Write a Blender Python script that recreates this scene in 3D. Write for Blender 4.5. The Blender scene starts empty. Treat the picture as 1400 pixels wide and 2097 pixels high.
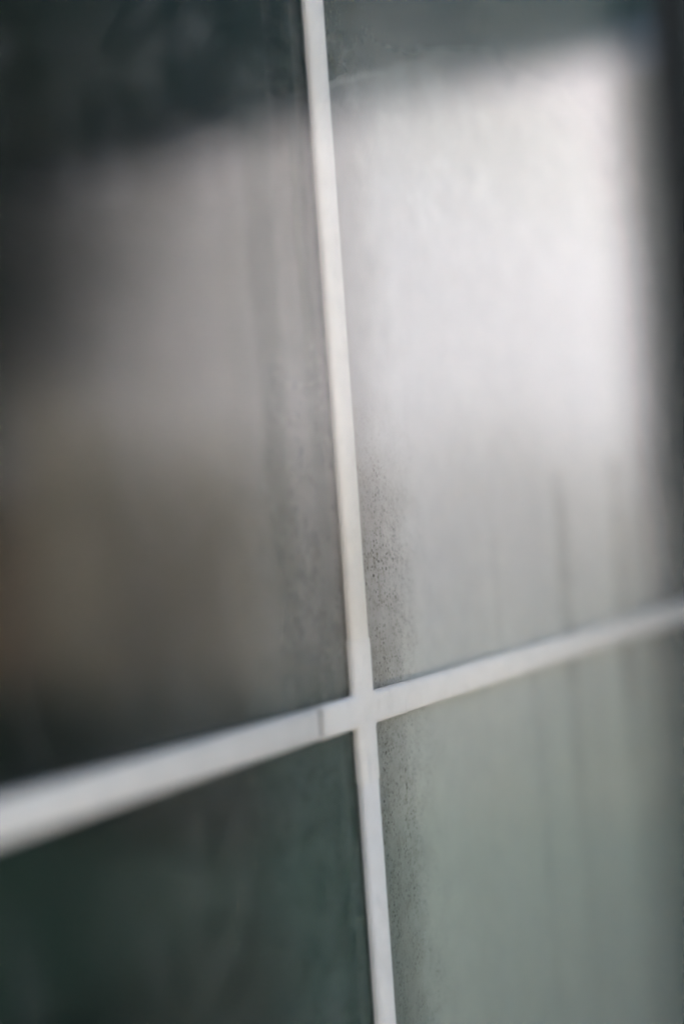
import bpy, bmesh, math, random
from mathutils import Vector, Matrix
random.seed(7)
S = bpy.context.scene
COL = S.collection

# ------------------------------------------------------------------ camera
ROLL = math.radians(4.09)
PHI = math.radians(31.503)                 # angle between the view and the window
fwd = Vector((math.cos(PHI), math.sin(PHI), 0))
r0 = Vector((math.sin(PHI), -math.cos(PHI), 0))
u0 = Vector((0, 0, 1))
right = math.cos(ROLL) * r0 - math.sin(ROLL) * u0
up = math.sin(ROLL) * r0 + math.cos(ROLL) * u0
cd = bpy.data.cameras.new('camera')
cam = bpy.data.objects.new('camera', cd)
COL.objects.link(cam)
M = Matrix((right, up, -fwd)).transposed().to_4x4()
M.translation = Vector((-0.6870, -0.41661, 1.46231))
cam.matrix_world = M
cd.sensor_fit = 'VERTICAL'
cd.sensor_height = 36
cd.sensor_width = 24
cd.lens = 50
cd.clip_start = 0.02
cd.clip_end = 400
cd.dof.use_dof = True
cd.dof.focus_distance = 0.836
cd.dof.aperture_fstop = 1.15
S.camera = cam

# ------------------------------------------------------------------ sky, sun, exposure
SUN_EL = math.radians(36)
sun_dir = Vector((-0.80, 0.60, 0)).normalized() * math.cos(SUN_EL) + Vector((0, 0, math.sin(SUN_EL)))
W = bpy.data.worlds.new('World')
S.world = W
W.use_nodes = True
wn = W.node_tree.nodes
sky = wn.new('ShaderNodeTexSky')
sky.sky_type = 'NISHITA'
sky.sun_disc = False
sky.sun_elevation = SUN_EL
sky.sun_rotation = math.atan2(sun_dir.x, sun_dir.y)
sky.air_density = 0.7
sky.dust_density = 8.0
sky.ozone_density = 0.4
W.node_tree.links.new(sky.outputs[0], wn['Background'].inputs[0])
wn['Background'].inputs[1].default_value = 0.15
sl = bpy.data.lights.new('sun', 'SUN')
sl.energy = 2.0
sl.angle = math.radians(0.5)
sl.color = (1.0, 0.985, 0.97)
so = bpy.data.objects.new('sun', sl)
COL.objects.link(so)
so.rotation_euler = sun_dir.to_track_quat('Z', 'Y').to_euler()
so.location = (-5, 3, 9)

S.view_settings.view_transform = 'Standard'
S.view_settings.look = 'None'
S.view_settings.gamma = 1
S.view_settings.exposure = 2.18
cy = S.cycles
cy.use_denoising = True
cy.denoising_input_passes = 'RGB_ALBEDO'
cy.denoising_prefilter = 'ACCURATE'
cy.max_bounces = 10
cy.transparent_max_bounces = 32
cy.sample_clamp_indirect = 6


# ------------------------------------------------------------------ node helper
class NT:
    def __init__(self, name):
        self.m = bpy.data.materials.new(name)
        self.m.use_nodes = True
        self.t = self.m.node_tree
        self.t.nodes.clear()
        self.out = self.t.nodes.new('ShaderNodeOutputMaterial')

    def n(self, typ, **kw):
        nd = self.t.nodes.new(typ)
        for k, v in kw.items():
            setattr(nd, k, v)
        return nd

    def set(self, sock, v):
        if isinstance(v, bpy.types.NodeSocket):
            self.t.links.new(v, sock)
        elif v is not None:
            sock.default_value = v

    def math(self, op, a, b=None, c=None, clamp=False):
        nd = self.n('ShaderNodeMath', operation=op)
        nd.use_clamp = clamp
        for i, v in enumerate((a, b, c)):
            self.set(nd.inputs[i], v)
        return nd.outputs[0]

    def add(self, a, b): return self.math('ADD', a, b)
    def sub(self, a, b): return self.math('SUBTRACT', a, b)
    def mul(self, a, b): return self.math('MULTIPLY', a, b)

    def smooth(self, v, lo, hi, a=0.0, b=1.0):
        nd = self.n('ShaderNodeMapRange', interpolation_type='SMOOTHSTEP')
        self.set(nd.inputs['Value'], v)
        if lo > hi:
            lo, hi, a, b = hi, lo, b, a
        nd.inputs['From Min'].default_value = lo
        nd.inputs['From Max'].default_value = hi
        nd.inputs['To Min'].default_value = a
        nd.inputs['To Max'].default_value = b
        return nd.outputs[0]

    def coords(self):
        tc = self.n('ShaderNodeTexCoord')
        sp = self.n('ShaderNodeSeparateXYZ')
        self.t.links.new(tc.outputs['Object'], sp.inputs[0])
        return tc.outputs['Object'], sp.outputs[0], sp.outputs[1], sp.outputs[2]

    def vec(self, x, y, z):
        c = self.n('ShaderNodeCombineXYZ')
        for i, v in enumerate((x, y, z)):
            self.set(c.inputs[i], v)
        return c.outputs[0]

    def noise(self, vec, scale, detail=3.0, rough=0.5, color=False):
        nd = self.n('ShaderNodeTexNoise')
        self.set(nd.inputs['Vector'], vec)
        nd.inputs['Scale'].default_value = scale
        nd.inputs['Detail'].default_value = detail
        nd.inputs['Roughness'].default_value = rough
        return nd.outputs['Color' if color else 'Fac']

    def voronoi(self, vec, scale, rnd=1.0):
        nd = self.n('ShaderNodeTexVoronoi')
        self.set(nd.inputs['Vector'], vec)
        nd.inputs['Scale'].default_value = scale
        nd.inputs['Randomness'].default_value = rnd
        return nd.outputs['Distance'], nd.outputs['Color']

    def mixc(self, f, a, b):
        nd = self.n('ShaderNodeMix', data_type='RGBA')
        self.set(nd.inputs[0], f)
        self.set(nd.inputs[6], a)
        self.set(nd.inputs[7], b)
        return nd.outputs[2]

    def mixs(self, f, a, b):
        nd = self.n('ShaderNodeMixShader')
        self.set(nd.inputs[0], f)
        self.t.links.new(a, nd.inputs[1])
        self.t.links.new(b, nd.inputs[2])
        return nd.outputs[0]

    def diffuse(self, col, rough=0.5):
        nd = self.n('ShaderNodeBsdfDiffuse')
        self.set(nd.inputs[0], col)
        return nd.outputs[0]

    def principled(self, col, rough=0.5, spec=0.5, bump=None, bumpd=0.001):
        nd = self.n('ShaderNodeBsdfPrincipled')
        self.set(nd.inputs['Base Color'], col)
        self.set(nd.inputs['Roughness'], rough)
        nd.inputs['Specular IOR Level'].default_value = spec
        if bump is not None:
            b = self.n('ShaderNodeBump')
            b.inputs['Distance'].default_value = bumpd
            b.inputs['Strength'].default_value = 0.6
            self.t.links.new(bump, b.inputs['Height'])
            self.t.links.new(b.outputs[0], nd.inputs['Normal'])
        return nd.outputs[0]

    def glass(self, rough=0.01, tint=(0.985, 0.987, 0.986, 1)):
        """one face of a thin sheet: Schlick reflection, no bending of the light"""
        g = self.n('ShaderNodeNewGeometry')
        dt = self.n('ShaderNodeVectorMath', operation='DOT_PRODUCT')
        self.t.links.new(g.outputs['Incoming'], dt.inputs[0])
        self.t.links.new(g.outputs['Normal'], dt.inputs[1])
        c = self.math('ABSOLUTE', dt.outputs['Value'])
        p = self.math('POWER', self.sub(1.0, c), 5.0)
        f = self.math('MULTIPLY_ADD', p, 0.96, 0.04)
        tr = self.n('ShaderNodeBsdfTransparent')
        tr.inputs[0].default_value = tint
        gl = self.n('ShaderNodeBsdfGlossy')
        self.set(gl.inputs['Roughness'], rough)
        return self.mixs(f, tr.outputs[0], gl.outputs[0])

    def done(self, sh):
        self.t.links.new(sh, self.out.inputs[0])
        return self.m


def c4(r, g, b): return (r, g, b, 1.0)


def mat_glass():
    t = NT('clear_glass')
    v, x, y, z = t.coords()
    # hand smears: a few faint greasy arcs
    sm = t.noise(t.vec(t.mul(x, 3.0), 0.0, z), 9, 5, 0.6)
    film = t.smooth(sm, 0.5, 0.8, 0.0, 0.02)
    # hairline scratches, slanting
    a = t.noise(t.vec(t.add(t.mul(x, 900), t.mul(z, -700)), 0.0, t.add(t.mul(x, 6), t.mul(z, 7))), 1.0, 1, 0.5)
    k = t.mul(t.smooth(a, 0.715, 0.75, 0, 0.22), t.mul(t.smooth(z, 0.2, 0.27), t.smooth(x, 0.12, 0.05)))
    f = t.math('MAXIMUM', film, k)
    return t.done(t.mixs(f, t.glass(0.07), t.diffuse(c4(0.7, 0.72, 0.7))))


def mat_misted():
    """inner sheet, the face in the cavity: condensation film and mould specks along the bars, painted bar reflection stripes"""
    t = NT('misted_glass')
    v, x, y, z = t.coords()
    n_lo = t.noise(v, 14, 4, 0.55)
    n_md = t.noise(v, 55, 5, 0.6)
    wob = t.mul(t.sub(n_lo, 0.5), 0.06)
    xw = t.add(x, wob)
    # right lights: dense film, thinner in a strip along the bar
    base = t.smooth(xw, 0.015, 0.085, 0.46, 0.92)
    fade = t.sub(1.0, t.mul(t.smooth(xw, 0.39, 0.59), t.smooth(z, -0.1, 0.2, 0.6, 0.97)))
    # run marks: vertical streaks further along
    wav = t.mul(t.sub(t.noise(t.vec(t.mul(x, 2.0), 0.0, z), 22, 3, 0.6), 0.5), 0.012)
    xd = t.add(x, wav)
    stk = None
    for x0, wd, zs, zl_, a in ((0.432, 0.0135, 0.142, 0.18, 0.44), (0.314, 0.0135, 0.132, 0.17, 0.30), (0.470, 0.006, 0.09, 0.15, 0.20),
                               (0.362, 0.005, 0.06, 0.30, 0.12), (0.246, 0.006, 0.02, 0.22, 0.12), (0.196, 0.005, 0.10, 0.12, 0.08)):
        gx = t.smooth(t.math('ABSOLUTE', t.sub(xd, x0)), wd * 1.6, 0.0)
        gz = t.mul(t.smooth(z, zs + 0.008, zs - 0.012), t.smooth(z, zs - zl_ - 0.15, zs - zl_ + 0.1, 0.12, 1.0))
        dr = t.mul(t.mul(gx, gz), a)
        stk = dr if stk is None else t.add(stk, dr)
    brk = t.smooth(t.noise(t.vec(t.mul(x, 12), 0.0, t.mul(z, 16)), 1.0, 3, 0.6), 0.3, 0.62, 0.25, 1.25)
    st = t.noise(t.vec(t.mul(x, 11), 0.0, t.mul(z, 0.9)), 1.0, 2, 0.5)
    stk = t.add(t.mul(stk, brk), t.mul(t.smooth(st, 0.48, 0.62, 0.0, 0.05), t.mul(t.smooth(z, 0.2, 0.05), t.smooth(x, 0.08, 0.2))))
    # a wiped edge up high
    ze = t.add(t.sub(z, t.mul(x, 0.36)), t.mul(t.sub(n_lo, 0.5), 0.010))
    wipe = t.smooth(ze, 0.350, 0.358, 1.0, 0.74)
    high = t.smooth(z, 0.28, 0.46, 1.0, 0.30)
    mott = t.smooth(n_md, 0.3, 0.7, 0.97, 1.03)
    ridge = t.mul(t.smooth(t.math('ABSOLUTE', t.sub(ze, 0.3515)), 0.0035, 0.0005), t.smooth(t.math('ABSOLUTE', t.sub(x, 0.02)), 0.09, 0.02))
    R = t.mul(t.mul(t.mul(base, fade), t.mul(t.mul(wipe, high), t.smooth(z, -0.34, -0.06, 0.74, 1.0))), t.mul(mott, t.sub(1.0, stk)))
    R = t.add(R, t.mul(ridge, 0.10))
    # left lights: almost clear, a little deposit near the bar
    near = t.mul(t.smooth(xw, -0.13, -0.02), t.smooth(z, -0.01, 0.05, 0.02, 0.10))
    L = t.mul(t.add(t.smooth(xw, -0.27, -0.12, 0.008, 0.09), near), t.smooth(n_md, 0.3, 0.7, 0.70, 1.28))
    L = t.mul(L, t.mul(t.smooth(ze, 0.345, 0.352, 1.0, 0.5), t.smooth(z, 0.15, 0.36, 1.0, 0.25)))
    L = t.add(L, t.mul(ridge, 0.06))
    cloud = t.mul(t.smooth(t.noise(t.vec(x, 0.0, t.mul(z, 1.3)), 17, 5, 0.62), 0.44, 0.70), t.mul(t.smooth(z, 0.25, 0.32), t.smooth(z, 0.46, 0.36)))
    L = t.add(L, t.mul(cloud, t.smooth(x, -0.2, -0.05, 0.03, 0.11)))
    R = t.add(R, t.mul(cloud, 0.14))
    side = t.smooth(x, -0.005, 0.005)
    D = t.add(t.mul(R, side), t.mul(L, t.sub(1.0, side)))
    filmcol = t.mixc(t.smooth(z, -0.12, 0.12), c4(0.545, 0.61, 0.50), c4(0.74, 0.73, 0.69))
    filmcol = t.mixc(t.smooth(z, 0.27, 0.40), filmcol, c4(0.64, 0.66, 0.58))
    tl = t.n('ShaderNodeBsdfTranslucent')
    t.set(tl.inputs[0], filmcol)
    film = t.mixs(0.2, t.diffuse(filmcol), tl.outputs[0])
    gl = t.n('ShaderNodeBsdfGlossy'); gl.inputs['Roughness'].default_value = 0.38
    film = t.mixs(0.16, film, gl.outputs[0])
    g = t.mixs(D, t.glass(0.04), film)
    # grey-green deposit beside the bar in the left lights
    wob2 = t.mul(t.sub(t.noise(t.vec(x, 0.0, t.mul(z, 0.6)), 30, 4, 0.6), 0.5), 0.06)
    dn = t.mul(t.smooth(t.add(x, wob2), -0.125, -0.05), t.smooth(x, -0.002, -0.008))
    dn = t.mul(dn, t.smooth(z, 0.33, 0.12, 0.0, 1.0))
    grain = t.noise(t.vec(x, 0.0, t.mul(z, 0.7)), 85, 6, 0.68)
    dn = t.mul(dn, t.smooth(grain, 0.3, 0.66, 0.24, 0.46))
    depcol = t.mixc(t.smooth(z, -0.03, 0.05), c4(0.105, 0.165, 0.138), c4(0.28, 0.285, 0.255))
    g = t.mixs(dn, g, t.diffuse(depcol))
    # mould specks
    d1, cc1 = t.voronoi(v, 330)
    s1 = t.n('ShaderNodeSeparateColor'); t.t.links.new(cc1, s1.inputs[0])
    r1 = t.mul(t.math('POWER', s1.outputs[0], 3.0), 0.42)
    k1 = t.smooth(t.sub(d1, r1), 0.05, -0.08)
    d2, cc2 = t.voronoi(t.vec(x, y, t.mul(z, 0.8)), 650)
    s2 = t.n('ShaderNodeSeparateColor'); t.t.links.new(cc2, s2.inputs[0])
    r2 = t.mul(t.math('POWER', s2.outputs[1], 2.0), 0.5)
    k2 = t.smooth(t.sub(d2, r2), 0.06, -0.1)
    blot = t.smooth(t.noise(t.vec(x, 0.0, t.mul(z, 0.8)), 230, 6, 0.72), 0.44, 0.64)
    near_r = t.mul(t.smooth(t.add(x, t.mul(t.sub(n_md, 0.5), 0.07)), 0.115, 0.015), t.smooth(x, 0.002, 0.006))
    near_l = t.mul(t.smooth(x, -0.13, -0.03), t.smooth(x, -0.004, -0.012))
    zr = t.math('MAXIMUM', t.mul(t.smooth(z, 0.20, 0.10), t.smooth(z, -0.30, -0.02, 0.45, 1.0)), t.smooth(ze, 0.345, 0.365))
    zl = t.mul(t.smooth(z, 0.28, 0.02), t.smooth(z, -0.02, -0.08, 0.95, 1.25))
    area = t.add(t.mul(near_r, zr), t.mul(near_l, zl))
    clump = t.noise(t.vec(t.mul(x, 1.5), 0.0, t.mul(z, 0.75)), 42, 5, 0.65)
    area = t.mul(area, t.mul(t.smooth(n_lo, 0.3, 0.55, 0.6, 1.0), t.smooth(clump, 0.36, 0.58, 0.22, 1.0)))
    smudge = t.mul(t.smooth(clump, 0.45, 0.68), t.smooth(n_md, 0.35, 0.65))
    wisp = t.smooth(t.noise(t.vec(t.mul(x, 1.3), 0.0, t.mul(z, 1.0)), 95, 7, 0.72), 0.44, 0.62)
    top = t.mul(t.smooth(ze, 0.350, 0.362), t.mul(t.smooth(xw, 0.115, 0.03), t.smooth(xw, -0.12, -0.02)))
    K = t.math('MAXIMUM', k1, t.math('MAXIMUM', t.mul(k2, 0.85), t.mul(blot, 0.62)))
    patch = t.smooth(t.noise(t.vec(t.mul(x, 1.15), 0.0, t.mul(z, 0.8)), 120, 5, 0.62), 0.50, 0.62)
    K = t.math('MAXIMUM', K, t.mul(t.mul(patch, t.smooth(x, -0.003, -0.006)), 0.95))
    K = t.math('MAXIMUM', K, t.mul(smudge, 0.48))
    K = t.math('MAXIMUM', t.mul(K, area), t.mul(t.mul(top, wisp), 0.55))
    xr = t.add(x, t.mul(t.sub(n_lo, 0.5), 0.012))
    bar_mirror = t.add(t.mul(t.smooth(t.math('ABSOLUTE', t.add(xr, 0.062)), 0.018, 0.006), 0.50), t.mul(t.smooth(t.math('ABSOLUTE', t.add(xr, 0.021)), 0.010, 0.003), 0.45))  # dark stripes painted in for the upright bar's mirror image in the panes
    bar_mirror = t.mul(bar_mirror, t.mul(t.smooth(z, 0.34, 0.31), t.smooth(z, -0.02, 0.16, 0.15, 1.0)))
    K = t.math('MAXIMUM', K, t.mul(bar_mirror, t.smooth(clump, 0.25, 0.55, 0.7, 1.1)))
    mould_and_mirror = t.diffuse(t.mixc(t.smooth(x, -0.002, 0.002), t.mixc(blot, c4(0.025, 0.042, 0.036), c4(0.05, 0.066, 0.05)), t.mixc(blot, c4(0.045, 0.052, 0.04), c4(0.12, 0.12, 0.07))))  # colour shared by the specks and the painted mirror stripes
    return t.done(t.mixs(K, g, mould_and_mirror))


def mat_simple(name, a, b, scale, rough=0.5, spec=0.4, bump=0.0):
    t = NT(name)
    v, x, y, z = t.coords()
    n = t.noise(v, scale, 5, 0.6)
    return t.done(t.principled(t.mixc(t.smooth(n, 0.3, 0.7), c4(*a), c4(*b)), rough, spec, n if bump else None, bump))


def mat_bar():
    t = NT('white_pvc')
    v, x, y, z = t.coords()
    n = t.noise(v, 60, 4, 0.6)
    d = t.noise(v, 500, 2, 0.5)
    col = t.mixc(t.smooth(n, 0.35, 0.75), c4(0.785, 0.762, 0.69), c4(0.725, 0.702, 0.63))
    col = t.mixc(t.smooth(d, 0.62, 0.8, 0, 0.28), col, c4(0.35, 0.36, 0.33))
    # grey scuffs and a little dirt gathered where the arms meet
    sc = t.noise(t.vec(t.mul(x, 1.0), t.mul(y, 0.5), t.mul(z, 0.6)), 130, 6, 0.7)
    col = t.mixc(t.smooth(sc, 0.56, 0.72, 0, 0.22), col, c4(0.42, 0.41, 0.38))
    return t.done(t.principled(col, 0.42, 0.4))


def mat_leaf(name, a, b):
    t = NT(name)
    oi = t.n('ShaderNodeNewGeometry')
    n = oi.outputs['Random Per Island']
    col = t.mixc(n, c4(*a), c4(*b))
    tl = t.n('ShaderNodeBsdfTranslucent'); t.set(tl.inputs[0], col)
    return t.done(t.mixs(0.3, t.principled(col, 0.55, 0.3), tl.outputs[0]))


GLASS = mat_glass()
MIST = mat_misted()
BAR = mat_bar()
FRAME = mat_simple('dark_green_gloss_paint', (0.006, 0.012, 0.013), (0.010, 0.018, 0.018), 40, 0.45, 0.3, 0.0003)
SPACER = mat_simple('dark_spacer_metal', (0.012, 0.016, 0.017), (0.02, 0.024, 0.024), 80, 0.5, 0.3)
RENDERW = mat_simple('white_render', (0.395, 0.412, 0.455), (0.36, 0.375, 0.41), 1.2, 0.9, 0.1, 0.003)
STONE = mat_simple('grey_render', (0.20, 0.20, 0.19), (0.28, 0.27, 0.25), 3, 0.9, 0.1, 0.003)
PLASTER = mat_simple('dim_teal_plaster', (0.04, 0.07, 0.075), (0.055, 0.08, 0.085), 2, 0.9, 0.1)
BOARDS = mat_simple('dark_boards', (0.006, 0.013, 0.015), (0.012, 0.021, 0.024), 6, 0.7, 0.2)
SLATE = mat_simple('slate', (0.006, 0.014, 0.017), (0.011, 0.021, 0.025), 5, 0.9, 0.0, 0.004)
BOUNCE = mat_simple('pale_bounce_slab', (0.52, 0.50, 0.46), (0.44, 0.42, 0.385), 4, 0.85, 0.2, 0.003)
FENCE = mat_simple('brown_timber', (0.085, 0.066, 0.05), (0.12, 0.09, 0.068), 8, 0.8, 0.2, 0.002)
GRASS = mat_simple('lawn_grass', (0.010, 0.030, 0.025), (0.020, 0.042, 0.035), 9, 0.95, 0.1, 0.01)
GRASSY = mat_leaf('pale_grass_blade', (0.21, 0.205, 0.175), (0.34, 0.335, 0.30))
LEAFD = mat_leaf('dark_leaf', (0.010, 0.026, 0.026), (0.024, 0.045, 0.042))
BARK = mat_simple('bark', (0.05, 0.04, 0.03), (0.09, 0.07, 0.05), 12, 0.9, 0.1, 0.01)


# ------------------------------------------------------------------ mesh helpers
def link(name, bm, mats, parent=None, loc=(0, 0, 0), smooth=False):
    me = bpy.data.meshes.new(name)
    bm.normal_update()
    bm.to_mesh(me)
    bm.free()
    for m in (mats if isinstance(mats, (list, tuple)) else [mats]):
        me.materials.append(m)
    o = bpy.data.objects.new(name, me)
    o.location = loc
    COL.objects.link(o)
    if parent:
        o.parent = parent
    return o


def box(bm, x0, x1, y0, y1, z0, z1, bev=0.0, seg=2):
    vs = [bm.verts.new((x, y, z)) for x in (x0, x1) for y in (y0, y1) for z in (z0, z1)]
    idx = [(0, 1, 3, 2), (4, 6, 7, 5), (0, 4, 5, 1), (2, 3, 7, 6), (0, 2, 6, 4), (1, 5, 7, 3)]
    fs = [bm.faces.new([vs[i] for i in f]) for f in idx]
    if bev:
        es = list({e for f in fs for e in f.edges})
        bmesh.ops.bevel(bm, geom=es, offset=bev, segments=seg, affect='EDGES', profile=0.5)
    return fs


def empty(name, loc, label, cat, group=None):
    o = bpy.data.objects.new(name, None)
    o.location = loc
    o['label'] = label
    o['category'] = cat
    if group:
        o['group'] = group
    COL.objects.link(o)
    return o


def structure(name, bm, m):
    o = link(name, bm, m)
    o['kind'] = 'structure'
    return o


def bar_bm(axis, t0, t1, w, d, r, n=6):
    """rounded section swept along x or z, between t0 and t1"""
    prof = []
    for cx, cy, a0 in ((w / 2 - r, d / 2 - r, 0), (-w / 2 + r, d / 2 - r, 90), (-w / 2 + r, -d / 2 + r, 180), (w / 2 - r, -d / 2 + r, 270)):
        for i in range(n + 1):
            a = math.radians(a0 + 90 * i / n)
            prof.append((cx + r * math.cos(a), cy + r * math.sin(a)))
    bm = bmesh.new()
    rings = []
    e = 0.0003
    for tt, k in ((t0, 1 - e / w * 4), (t0 + e, 1), (t1 - e, 1), (t1, 1 - e / w * 4)):
        ring = []
        for p, q in prof:
            ring.append(bm.verts.new((tt, q * k, p * k) if axis == 'x' else (p * k, q * k, tt)))
        rings.append(ring)
    m = len(prof)
    for a, b in zip(rings, rings[1:]):
        for i in range(m):
            f = bm.faces.new((a[i], a[(i + 1) % m], b[(i + 1) % m], b[i]))
            f.smooth = True
    bm.faces.new(rings[0])
    bm.faces.new(rings[-1])
    bmesh.ops.recalc_face_normals(bm, faces=bm.faces)
    return bm


def cross_bm(h, Lx, Lz, d, r, rf, n=6):
    """plus-shaped moulded sleeve: filleted inner corners, rounded long edges, square-cut arm ends"""
    pts = []
    for q in range(4):
        a = math.radians(90 * q)
        ca, sa = math.cos(a), math.sin(a)
        L, L2 = (Lx, Lz) if q % 2 == 0 else (Lz, Lx)
        loc = [((L, h), (0, -1))]
        for i in range(n + 1):
            b = math.radians(270 - 90 * i / n)
            loc.append(((h + rf + rf * math.cos(b), h + rf + rf * math.sin(b)), (math.cos(b), math.sin(b))))
        loc.append(((h, L2), (-1, 0)))
        for (px, pz), (dx, dz) in loc:
            pts.append(((px * ca - pz * sa, px * sa + pz * ca), (dx * ca - dz * sa, dx * sa + dz * ca)))
    bm = bmesh.new()
    rings = []
    for sgn in (1, -1):
        ks = range(n + 1) if sgn == 1 else range(n, -1, -1)
        for k in ks:
            t = math.radians(90 * k / n)            # 0 at the side, 90 on the flat
            if sgn == 1:
                t = math.radians(90) - t
            else:
                t = math.radians(90) - t
            ins = r * (1 - math.cos(t))
            y = sgn * (d / 2 - r + r * math.sin(t))
            rings.append([bm.verts.new((p[0] + dr[0] * ins, y, p[1] + dr[1] * ins)) for p, dr in pts])
    m = len(pts)
    for a, b in zip(rings, rings[1:]):
        for i in range(m):
            j = (i + 1) % m
            f = bm.faces.new((a[i], a[j], b[j], b[i]))
            # arm ends stay flat
            dr_i, dr_j = pts[i][1], pts[j][1]
            f.smooth = (dr_i[0] * dr_j[0] + dr_i[1] * dr_j[1]) > 0.3
    bm.faces.new(rings[0])
    bm.faces.new(rings[-1])
    bmesh.ops.recalc_face_normals(bm, faces=bm.faces)
    for e in bm.edges:
        if len(e.link_faces) == 2 and e.link_faces[0].smooth != e.link_faces[1].smooth:
            e.smooth = False
    return bm


# ------------------------------------------------------------------ the window
ZC = 1.35
X0, X1, Z0, Z1 = -0.60, 0.628, -0.50, 0.70          # daylight opening, about the bar crossing
win = empty('window', (0, 0, ZC), 'dirty misted double-glazed window with white bars between its panes and a dark green frame', 'window')
YG = 0.009                                          # cavity: -YG .. +YI
YI = 0.0045
TI = 0.0092                                         # the inner sheet is a thick laminated one
e = 0.012                                           # panes run on behind the frame
bm = bmesh.new(); box(bm, X0 - e, X1 + e, -YG - 0.004, -YG, Z0 - e, Z1 + e)
link('outer_glass_pane', bm, GLASS, win)
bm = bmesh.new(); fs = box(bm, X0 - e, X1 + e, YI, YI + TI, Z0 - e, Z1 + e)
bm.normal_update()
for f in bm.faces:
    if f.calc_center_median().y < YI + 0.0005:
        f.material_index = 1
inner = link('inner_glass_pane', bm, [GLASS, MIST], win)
inner['label'] = 'inner pane misted on the right and specked with mould along the bars'

LS = 0.0398
LX = 0.0472                                         # reach of the sleeve's arms
sl_o = link('cross_connector', cross_bm(0.0093, LX, LS, 0.0076, 0.0035, 0.0022), BAR, win)
b1 = link('glazing_bar', bar_bm('z', LS - 0.001, Z1 + 0.004, 0.0169, 0.0070, 0.0033), BAR, win)
b2 = link('glazing_bar', bar_bm('z', Z0 - 0.004, -LS + 0.001, 0.0169, 0.0070, 0.0033), BAR, win)
b3 = link('glazing_bar', bar_bm('x', LX - 0.001, X1 + 0.004, 0.0178, 0.0074, 0.0034), BAR, win)
b4 = link('glazing_bar', bar_bm('x', X0 - 0.004, -LX - 0.0034, 0.0179, 0.0074, 0.0034), BAR, win)
link('joint_tongue', bar_bm('x', -LX - 0.006, -LX + 0.004, 0.0150, 0.0045, 0.0018), SPACER, sl_o)

# spacer round the cavity, frame members, glazing beads
def ring_parts(name, x0, x1, z0, z1, t, ya, yb, m, bev, names=None):
    for i, (a, b, c, dd) in enumerate(((x0 - t, x0, z0 - t, z1 + t), (x1, x1 + t, z0 - t, z1 + t), (x0, x1, z0 - t, z0), (x0, x1, z1, z1 + t))):
        bm = bmesh.new()
        box(bm, a, b, ya, yb, c, dd, bev)
        link(names[i] if names else name, bm, m, win)

ring_parts('spacer_bar', X0 - 0.0005, X1 + 0.0005, Z0 - 0.0005, Z1 + 0.0005, 0.009, -YG + 0.0004, YI - 0.0004, SPACER, 0)
ring_parts('glazing_bead', X0, X1, Z0, Z1, 0.014, -0.030, -YG - 0.0045, FRAME, 0.003)
ring_parts('frame', X0 - 0.0145, X1 + 0.0145, Z0 - 0.0145, Z1 + 0.0145, 0.055, -0.036, 0.05, FRAME, 0.004,
           ['frame_stile', 'frame_stile', 'bottom_rail', 'top_rail'])
ring_parts('inner_bead', X0, X1, Z0, Z1, 0.014, YI + TI + 0.0005, 0.03, FRAME, 0.002)

# ------------------------------------------------------------------ the house the window is in
FX0, FX1, FZ0, FZ1 = X0 - 0.07, X1 + 0.07, ZC + Z0 - 0.07, ZC + Z1 + 0.07
house = empty('house', (0, 0, 0), 'grey rendered house wall round the window with a dim room behind it', 'house')
bm = bmesh.new()
for a in ((-4, FX0, 0, 3.0), (FX1, 5.99, 0, 3.0), (FX0, FX1, 0, FZ0), (FX0, FX1, FZ1, 3.0)):
    box(bm, a[0], a[1], -0.03, 0.22, a[2], a[3])
link('outer_wall', bm, STONE, house)
bm = bmesh.new()
box(bm, -4.2, -4.0, -0.03, 4.2, 0, 3.0); box(bm, 5.0, 5.2, 0.225, 4.2, 0, 3.0); box(bm, -4.0, 5.0, 4.0, 4.2, 0, 3.0)
link('room_wall', bm, PLASTER, house)
bm = bmesh.new(); box(bm, -3.995, 4.995, 0.225, 3.995, 0.01, 0.05)
link('room_floor', bm, BOARDS, house)
bm = bmesh.new(); box(bm, -4.3, 5.3, -0.06, 4.4, 3.005, 3.2)
link('roof', bm, SLATE, house)

# ------------------------------------------------------------------ what the glass reflects: the yard; plus unseen paving added for bounce
bm = bmesh.new(); box(bm, -60, 60, -60, 60, -0.3, 0.0)
structure('lawn', bm, GRASS)
bm = bmesh.new(); box(bm, -9, 1.6, -9, -0.035, -0.28, 0.04, 0.01, 1)
structure('bounce_paving', bm, BOUNCE)  # pale slab out of view, added to bounce neutral light onto the bars

wing = empty('outbuilding', (6, -4, 0), 'pale rendered outbuilding whose sunlit wall is the bright blurred shape in the glass', 'building')
bm = bmesh.new(); box(bm, 0, 4, -5.0, 2.05, 0, 3.61)
link('wall', bm, RENDERW, wing)
bm = bmesh.new(); box(bm, 0.01, 4, 2.055, 3.96, 0, 3.60)
link('dark_boarding', bm, BOARDS, wing)
bm = bmesh.new()
vs = [bm.verts.new(p) for p in ((-0.025, -5.3, 3.615), (-0.025, 4.1, 3.615), (3.8, 4.1, 7.6), (3.8, -5.3, 7.6),
                                (-0.025, -5.3, 3.75), (-0.025, 4.1, 3.75), (3.8, 4.1, 7.8), (3.8, -5.3, 7.8))]
for f in ((0, 1, 2, 3), (7, 6, 5, 4), (0, 4, 5, 1), (1, 5, 6, 2), (2, 6, 7, 3), (3, 7, 4, 0)):
    bm.faces.new([vs[i] for i in f])
bmesh.ops.recalc_face_normals(bm, faces=bm.faces)
link('roof', bm, SLATE, wing)

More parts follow.
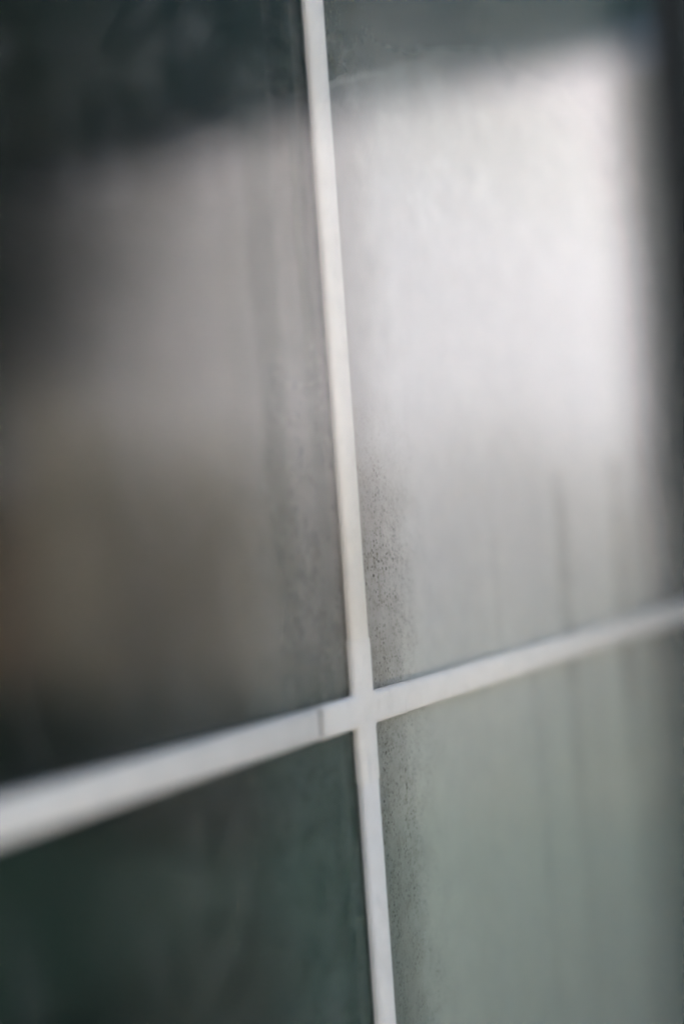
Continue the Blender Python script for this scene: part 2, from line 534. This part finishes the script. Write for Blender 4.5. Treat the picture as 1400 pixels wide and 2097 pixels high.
fence = empty('timber_fence', (5.7, -5.0, 0), 'brown board fence beside the pale outbuilding, mirrored dimly', 'fence')
for i in range(16):
    bm = bmesh.new()
    hgt = 1.75 + random.uniform(-0.02, 0.02)
    box(bm, random.uniform(-0.006, 0.006), 0.025, -0.16 * i - 0.15, -0.16 * i, 0.05, hgt, 0.004, 1)
    link('board', bm, FENCE, fence)
bm = bmesh.new(); box(bm, 0.032, 0.08, -2.6, 0, 0.4, 0.5); box(bm, 0.032, 0.08, -2.6, 0, 1.3, 1.4)
link('fence_rail', bm, FENCE, fence)



def grass_clump(x, y, h, n, spread, label):
    t = empty('ornamental_grass', (x, y, 0), label, 'grass clump', 'tall grasses along the pale outbuilding wall')
    t['kind'] = 'thing'
    bm = bmesh.new()
    for _ in range(n):
        a = random.uniform(0, 6.283)
        rr = 0.18 * math.sqrt(random.random())
        b = Vector((rr * math.cos(a), rr * math.sin(a), 0))
        L = h * (0.28 + 0.72 * random.random() ** 1.7)
        lean = random.uniform(0.05, spread)
        out = Vector((math.cos(a), math.sin(a), 0))
        wv = Vector((-math.sin(a + random.uniform(-1, 1)), math.cos(a), 0)).normalized() * random.uniform(0.005, 0.011)
        pts = [b + out * (lean * k * k) + Vector((0, 0, L * (k - 0.16 * k ** 3))) for k in (0, 0.4, 0.75, 1.0)]
        rows = [(bm.verts.new(p - wv * q), bm.verts.new(p + wv * q)) for p, q in zip(pts[:3], (0.7, 1.0, 0.7))]
        tip = bm.verts.new(pts[3])
        for r1, r2 in zip(rows, rows[1:]):
            bm.faces.new((r1[0], r1[1], r2[1], r2[0]))
        bm.faces.new((rows[2][0], rows[2][1], tip))
    o = link('blades', bm, GRASSY, t)
    bm = bmesh.new()
    bmesh.ops.create_cone(bm, cap_ends=True, segments=10, radius1=0.2, radius2=0.12, depth=0.1, matrix=Matrix.Translation((0, 0, 0.05)))
    link('crown_base', bm, BARK, t)


for x, y, h, n, sp, lb in (
        (5.5, -2.05, 2.4, 700, 0.35, 'pale tall grass clump against the dark boarding, before the pale wall'),
        (5.3, -2.5, 2.6, 820, 0.45, 'pale tall grass clump second from the dark boarding, before the pale wall'),
        (5.4, -3.1, 2.5, 700, 0.5, 'pale tall grass clump midway along the pale wall'),
        (5.2, -3.8, 2.6, 800, 0.55, 'thick tall grass clump before the pale wall, next to the fence end'),
        (5.35, -4.25, 2.6, 600, 0.6, 'wispy tall grass clump between the two thickest clumps by the fence'),
        (5.1, -4.75, 3.0, 1100, 0.6, 'thickest tall grass clump, beside the brown fence')):
    grass_clump(x, y, h, n, sp, lb)


def soft_leaves(bm, cx, cy, cz, ry, rz, rx, n, size):
    for _ in range(n):
        c = Vector((random.gauss(cx, rx), random.gauss(cy, ry), max(0.15, random.gauss(cz, rz))))
        nrm = Vector((random.uniform(-1, 1), random.uniform(-1, 1), random.uniform(-.3, 1))).normalized()
        a = nrm.orthogonal().normalized()
        a.rotate(Matrix.Rotation(random.uniform(0, 6.28), 3, nrm))
        b = nrm.cross(a)
        s_ = size * random.uniform(0.6, 1.3)
        bm.faces.new([bm.verts.new(c + q) for q in (a * s_, b * s_ * 0.55, -a * s_, -b * s_ * 0.55)])


tree = empty('garden_tree', (4.6, -6.2, 0), 'dark loose-crowned tree standing before the far end of the pale wall', 'tree')
bm = bmesh.new()
soft_leaves(bm, 0.1, 0.4, 3.7, 0.75, 0.6, 0.5, 7000, 0.055)
soft_leaves(bm, 0.1, 0.0, 2.2, 0.6, 0.9, 0.5, 1300, 0.055)
soft_leaves(bm, 0.2, 1.0, 4.0, 0.7, 0.3, 0.3, 900, 0.05)
link('crown', bm, LEAFD, tree)
bm = bmesh.new()
for base, tip, r in (((0, 0, 0), (0.05, 0.05, 2.2), 0.1), ((0.05, 0.05, 2.1), (0.2, 0.7, 3.9), 0.05), ((0.05, 0.05, 2.0), (-0.1, -0.6, 3.6), 0.05), ((0.03, 0.03, 1.5), (0.4, 0.5, 2.8), 0.04)):
    base, tip = Vector(base), Vector(tip)
    bmesh.ops.create_cone(bm, cap_ends=True, segments=8, radius1=r, radius2=r * 0.5, depth=(tip - base).length,
                          matrix=Matrix.Translation((base + tip) / 2) @ (tip - base).to_track_quat('Z', 'Y').to_matrix().to_4x4())
link('trunk', bm, BARK, tree)

hedge = empty('low_hedge', (4.5, -3.0, 0), 'low dark clipped hedge in front of the tall grasses', 'hedge')
bm = bmesh.new()
for i in range(9):
    soft_leaves(bm, 0, -0.33 * i, 0.36, 0.2, 0.17, 0.16, 700, 0.035)
link('foliage', bm, LEAFD, hedge)
for i in range(5):
    bm = bmesh.new()
    bmesh.ops.create_cone(bm, cap_ends=True, segments=6, radius1=0.025, radius2=0.012, depth=0.5, matrix=Matrix.Translation((0, -0.3 - 0.6 * i, 0.25)))
    link('stem', bm, BARK, hedge)
